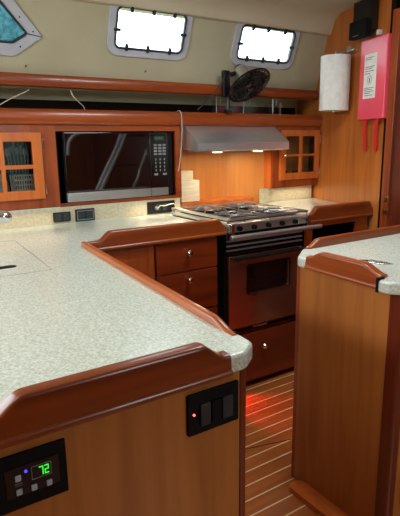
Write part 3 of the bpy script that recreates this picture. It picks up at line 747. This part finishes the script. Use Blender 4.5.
t = thing('fire_blanket_box', 'pinkish red wall box with a white label and two red straps', 'fire blanket', (2.60, 2.08, 1.47))
u0, u1 = bu(2.205), bu(1.965)
MB().box(u0, u1, 1.478, 1.940, .0006, .042, .007, 3, mtx=BF).build('case', M['red_vinyl'], t)
lb = MB().box(u0+.048, u0+.165, 1.600, 1.852, .0424, .0430, mtx=BF).build('label', M['white_paper'], t, smooth=0)
for k, (z, w_) in enumerate(((1.832, .08), (1.822, .06), (1.780, .09), (1.770, .07), (1.756, .085), (1.742, .05), (1.660, .09), (1.650, .075), (1.640, .088), (1.630, .06), (1.618, .08))):
    MB().box(u0+.058, u0+.058+w_, z-.002, z+.002, .0431, .0434, mtx=BF).build('printed_line', M['print'], lb, smooth=0)
b = MB()
b.tube([BF @ V((u0+.105+.02*math.cos(a*PI/8), 1.705+.024*math.sin(a*PI/8), .0434)) for a in range(16)], .0014, 4, closed=True)
b.box(u0+.100, u0+.110, 1.690, 1.716, .0431, .0434, mtx=BF)
b.build('printed_pictogram', M['print'], lb, smooth=0)
for du, dx in ((.060, .006), (.172, -.008)):
    secs = []
    for k in range(9):
        f = k/8; z = 1.4775 - .185*f; x = u0+du+dx*f*f; q = .022+.004*math.sin(f*5)
        secs.append([BF @ V((x-.015, z, q)), BF @ V((x+.015, z, q)), BF @ V((x+.015, z, q+.003)), BF @ V((x-.015, z, q+.003))])
    MB().loft(secs).build('pull_strap', M['red_strap'], t)

t = thing('loudspeaker', 'black two-part loudspeaker high on the bulkhead above the paper towel', 'speaker', (2.60, 2.18, 1.95))
MB().box(bu(2.275), bu(2.10), 1.985, 2.165, .012, .060, .006, mtx=BF).build('upper_case', M['black'], t)
MB().box(bu(2.244), bu(2.085), 1.946, 2.044, .0605, .105, .005, mtx=BF).build('front_case', M['matt_black'], t)
MB().box(bu(2.24), bu(2.12), 2.02, 2.10, .0005, .0115, mtx=BF).build('wall_bracket', M['dark_metal'], t)
MB().box(bu(2.20), bu(2.15), 1.958, 1.961, .1052, .1060, mtx=BF).build('badge', M['key'], t, smooth=0)  # thin pale bar painted as a glint low on the front case
MB().tube([BF @ V((bu(2.22), 1.99, .03)), BF @ V((bu(2.225), 1.94, .012)), BF @ V((bu(2.22), 1.87, .006))], .003, 6, 2).build('lead', M['key'], t)
MB().box(bu(2.085), bu(2.065), 1.950, 1.980, .0006, .03, .004, mtx=BF).build('white_clip', M['white'], t)

# ------------------------------------------------------------------ fan on the top rail
t = thing('cabin_fan', 'black caged cabin fan with silver motor clamped on the top cabinet rail', 'fan', (1.95, 2.68, 1.54))
ax = V((.4284*.8367-.861*.1323-.276*.5314, -.4284*.5475-.861*.1784-.276*.8176, -.4284*.0134-.861*.975+.276*.2217)).normalized()
fc = V((2.055, 2.580, 1.692))
q = V((0, 0, 1)).rotation_difference(ax).to_matrix().to_4x4(); FM = Matrix.Translation(fc) @ q
R_ = .138
b = MB()
def cage_r(i): return R_*math.sin(i/6*PI/2)
for front in (1, -1):
    for i in range(1, 7):
        r = cage_r(i); z = front*.030*math.cos(i/6*PI/2)
        b.tube([FM @ V((r*math.cos(k*PI/18), r*math.sin(k*PI/18), z)) for k in range(36)], .0024 if i < 6 else .0055, 5, closed=True)
    for s_ in range(36):
        a = s_*PI/18
        b.tube([FM @ V((cage_r(i)*math.cos(a), cage_r(i)*math.sin(a), front*.030*math.cos(i/6*PI/2))) for i in range(1, 7)], .0020, 4)
b.build('cage', M['black'], t)
MB().lathe([(0, .034), (.018, .034), (.024, .028), (.024, .022), (0, .022)], 20, FM).build('hub_cap', M['dark_metal'], t)
for k in range(4):
    b = bmesh.new(); a = k*PI/2; g_ = []
    for i in range(6):
        r = .015+.021*i; row = []
        for j in range(5):
            w_ = (j/4-.5)*(.5+1.1*math.sin(i/5*PI*.8)); ang = a+w_
            row.append(b.verts.new(FM @ V((r*math.cos(ang), r*math.sin(ang), -w_*.016))))
        g_.append(row)
    for i in range(5):
        for j in range(4): b.faces.new((g_[i][j], g_[i][j+1], g_[i+1][j+1], g_[i+1][j]))
    m_ = MB().merge(b); bl = m_.build('blade', M['dark_metal'], t)
    md = bl.modifiers.new('s', 'SOLIDIFY'); md.thickness = .002
bk = -ax
MB().cyl(fc+bk*.040, fc+bk*.135, .044, .040, 28, .004).build('motor_housing', M['steel'], t)
MB().cyl(fc+bk*.1355, fc+bk*.150, .038, .030, 28, .003).build('motor_cap', M['black'], t)
mp = V((1.950, 2.655, 1.70))
MB().box(1.915, 1.968, 2.655, 2.6835, 1.6245, 1.785, .008).build('mount_block', M['black'], t)
MB().tube([fc+bk*.13, V((2.0, 2.66, 1.765)), V((1.96, 2.668, 1.76))], .014, 10, 1).build('swivel_arm', M['black'], t)
MB().tube([V((1.955, 2.665, 1.63)), V((1.952, 2.66, 1.58)), V((1.955, 2.662, 1.549))], .012, 10, 1).cyl((1.955, 2.662, 1.5375), (1.955, 2.662, 1.549), .03, .022, 20, .003).build('foot', M['black'], t)
MB().tube([V((1.93, 2.654, 1.77)), V((1.91, 2.65, 1.73)), V((1.86, 2.66, 1.66)), V((1.80, 2.665, 1.60)), V((1.73, 2.668, 1.548))], .003, 6, 2).build('power_lead', M['black'], t)

# clear rack standing on the shelf behind the rail, right of the fan
t = thing('acrylic_rack', 'low clear rack with thin steel wires on the shelf beside the fan', 'rack', (2.2, 2.82, 1.51))
MB().box(1.93, 2.52, 2.80, 2.806, 1.511, 1.615, .001).build('clear_panel', M['drink_glass'], t, smooth=0)
for x0, x1, zt in ((1.955, 1.985, 1.655), (2.175, 2.225, 1.680), (2.43, 2.46, 1.640)):
    MB().tube([(x0, 2.79, 1.512), (x0, 2.79, zt), (x1, 2.79, zt), (x1, 2.79, 1.60)], .0028, 6).build('wire_hook', M['steel'], t)
tag(MB().tube([V((1.602, 2.70, 1.5115)), V((1.604, 2.695, 1.54)), V((1.607, 2.66, 1.541)), V((1.612, 2.655, 1.50)), V((1.612, 2.655, 1.42)), V((1.606, 2.66, 1.32)), V((1.598, 2.672, 1.22)), V((1.59, 2.675, 1.19))], .0026, 6, 2).build('hanging_cord', M['cord_w']), 'thin pale cord draped over the top rail beside the range hood', 'cord')
tag(MB().tube([V((.56, 2.75, 1.513)), V((.62, 2.72, 1.56)), V((.70, 2.71, 1.60)), V((.745, 2.715, 1.62)), V((.76, 2.735, 1.63))], .0026, 6, 2).build('shelf_cable', M['cord_w']), 'pale cable slanting up off the dark shelf at the far left', 'cable')
tag(MB().tube([V((.975, 2.735, 1.635)), V((.985, 2.72, 1.60)), V((1.01, 2.715, 1.575)), V((1.05, 2.74, 1.552)), V((1.06, 2.76, 1.513))], .0026, 6, 2).build('shelf_cable', M['cord_w']), 'short pale cable dropping onto the dark shelf above the microwave', 'cable')

# ------------------------------------------------------------------ sink tap at the left edge
t = thing('sink_tap', 'chrome tap spout reaching in at the left edge', 'tap', (.22, 2.42, CT))
MB().cyl((.22, 2.42, CT+.0005), (.22, 2.42, CT+.05), .026, .022, 24, .003).build('tap_base', M['chrome'], t)
MB().tube([V((.22, 2.42, CT+.05)), V((.22, 2.42, 1.16)), V((.30, 2.39, 1.19)), V((.40, 2.34, 1.12)), V((.44, 2.32, 1.085))], .012, 14, 2).build('spout', M['chrome'], t)
dd_ = V((.075, -.012, -.022)).normalized(); qq = V((0, 0, 1)).rotation_difference(dd_).to_matrix().to_4x4()
MB().lathe([(0, 0), (.014, 0), (.022, .02), (.030, .05), (.030, .068), (.022, .088), (.008, .10), (0, .101)], 28, Matrix.Translation((.425, 2.32, 1.072)) @ qq).build('spray_head', M['chrome'], t)

# ------------------------------------------------------------------ companionway ladder (seen mirrored in the microwave door)
t = thing('companionway_ladder', 'steel-railed ladder seen reflected in the microwave door', 'ladder', (2.1, .1, 0))

def mir(px_, pz_, yv, cam=(0, 0, 1.359)):
    """a point at y=yv whose mirror image in the oven door (y=2.697) appears at (px_, y, pz_) on the door"""
    k = (2*2.697-yv)/2.697
    return V((px_*k, yv, cam[2]+(pz_-cam[2])*k))
rails = [[(.925, 1.30), (.935, 1.38), (.98, 1.415), (1.05, 1.42)],
         [(1.10, 1.10), (1.165, 1.22), (1.23, 1.33), (1.265, 1.41)],
         [(1.075, 1.10), (1.14, 1.22), (1.205, 1.33), (1.24, 1.41)],
         [(1.30, 1.11), (1.335, 1.16), (1.35, 1.22), (1.385, 1.28), (1.41, 1.36), (1.415, 1.41)]]
for r in rails[:3]: MB().tube([mir(a, c, .15) for a, c in r], .018, 10, 2).build('hand_rail', M['rail_steel'], t)
MB().tube([mir(a, c, .12) for a, c in rails[3]], .016, 10, 2).build('hand_rail', M['rail_steel'], t)
pa, pb = mir(1.16, 1.24, .12), mir(1.37, 1.22, .12)
MB().box(pa.x, pb.x, .0, .12, pa.z-.02, pa.z, .004).build('tread', M['dark_wood'], t)
pa, pb = mir(1.25, 1.395, .12), mir(1.41, 1.395, .12)
MB().box(pa.x, pb.x, .0, .12, pa.z, pa.z+.03, .004).build('tread', M['dark_wood'], t)

# red courtesy light low on the drawer cabinet's plinth, behind the peninsula
o = MB().box(1.40, 1.44, 2.128, 2.1345, .045, .075, .002).build('courtesy_light', M['red_lamp'])
tag(o, 'small red courtesy light low on the plinth washing the floor red', 'light')

# ------------------------------------------------------------------ light
W = bpy.data.worlds.new('sky'); SC.world = W; W.use_nodes = True
nt = W.node_tree; N, L = nt.nodes, nt.links
bg = N['Background']; bg.inputs[1].default_value = 6.5
tc = N.new('ShaderNodeTexCoord'); sp = N.new('ShaderNodeSeparateXYZ'); rp = N.new('ShaderNodeValToRGB')
no = N.new('ShaderNodeTexNoise'); no.inputs['Scale'].default_value = 9; no.inputs['Detail'].default_value = 5
rp.color_ramp.elements[0].position = .0; rp.color_ramp.elements[0].color = (.06, .14, .12, 1)
rp.color_ramp.elements[1].position = .26; rp.color_ramp.elements[1].color = (.86, .95, 1, 1)
e = rp.color_ramp.elements.new(.12); e.color = (.17, .30, .28, 1)
ma = N.new('ShaderNodeMath'); ma.operation = 'MULTIPLY_ADD'; ma.inputs[1].default_value = .10
L.new(tc.outputs['Generated'], sp.inputs[0]); L.new(tc.outputs['Generated'], no.inputs['Vector'])
L.new(no.outputs['Fac'], ma.inputs[0]); L.new(sp.outputs[2], ma.inputs[2]); L.new(ma.outputs[0], rp.inputs[0])
L.new(rp.outputs[0], bg.inputs[0])

def area(name, loc, target, sx, sy, power, col, spread=None):
    l = bpy.data.lights.new(name, 'AREA'); l.shape = 'RECTANGLE'; l.size = sx; l.size_y = sy; l.energy = power; l.color = col
    if spread: l.spread = spread
    o = bpy.data.objects.new(name, l); COL.objects.link(o); o.location = loc
    o.rotation_euler = (V(target)-V(loc)).to_track_quat('-Z', 'Y').to_euler(); return o
area('deck hatch', (1.50, 1.45, 2.17), (1.50, 1.55, 0), .5, .5, 17, (.90, .97, 1))  # added fill lamp under a closed ceiling, brightens galley and bulkhead
area('aft hatch', (-.5, 1.35, 2.16), (.1, 1.5, 0), .5, .5, 10, (.88, .96, 1))  # unseen lamp added at the left to light towel roll and bulkhead
area('port side window', (-1.6, 1.15, 1.80), (1.3, 1.5, .95), .7, .28, 34, (.94, .97, 1))
area('saloon hatch', (1.9, -.2, 2.16), (2.0, .8, .8), .5, .5, 1.5, (.90, .96, 1))  # extra out-of-view lamp, added to lift the ladder rails and towel roll
area('companionway', (1.45, -1.40, 1.55), (1.9, 2, 1.35), .65, 1.1, 2.5, (.92, .97, 1))
WARM = (1, .79, .52)
for x in (1.84, 2.16):
    l = bpy.data.lights.new('hood lamp', 'AREA'); l.shape = 'DISK'; l.size = .06; l.energy = 1.1; l.color = WARM
    o = bpy.data.objects.new('hood lamp', l); COL.objects.link(o); o.location = (x, 2.62, 1.291)
area('undercabinet strip', (1.45, 2.62, 1.022), (1.45, 2.48, 0), .3, .02, .42, WARM)
area('undercabinet strip', (.62, 2.62, 1.022), (.62, 2.48, 0), .5, .02, .22, WARM)
area('undercabinet strip', (2.58, 2.70, 1.030), (2.58, 2.62, 0), .35, .02, .3, WARM)
l = bpy.data.lights.new('courtesy lamp', 'SPOT'); l.energy = 18; l.color = (1, .03, .01); l.spot_size = 1.2; l.spot_blend = .7; l.shadow_soft_size = .01
o = bpy.data.objects.new('courtesy lamp', l); COL.objects.link(o); o.location = (1.42, 2.12, .06)
o.rotation_euler = (V((1.60, 1.84, 0))-V(o.location)).to_track_quat('-Z', 'Y').to_euler()

# ------------------------------------------------------------------ camera
cam = bpy.data.cameras.new('camera'); co = bpy.data.objects.new('camera', cam); COL.objects.link(co)
cam.sensor_fit = 'HORIZONTAL'; cam.sensor_width = 36; cam.lens = 510/400*36; cam.clip_start = .02
Rm = ((0.83671349, 0.13233202, -0.53141205), (-0.54747704, 0.17838879, -0.81758567), (-0.01339481, 0.97502086, 0.22170905))
co.matrix_world = Matrix(((*Rm[0], 0), (*Rm[1], 0), (*Rm[2], 1.359), (0, 0, 0, 1)))
SC.camera = co
SC.view_settings.view_transform = 'Standard'; SC.view_settings.look = 'None'
SC.view_settings.gamma = 1; SC.view_settings.exposure = .02; SC.view_settings.use_curve_mapping = False
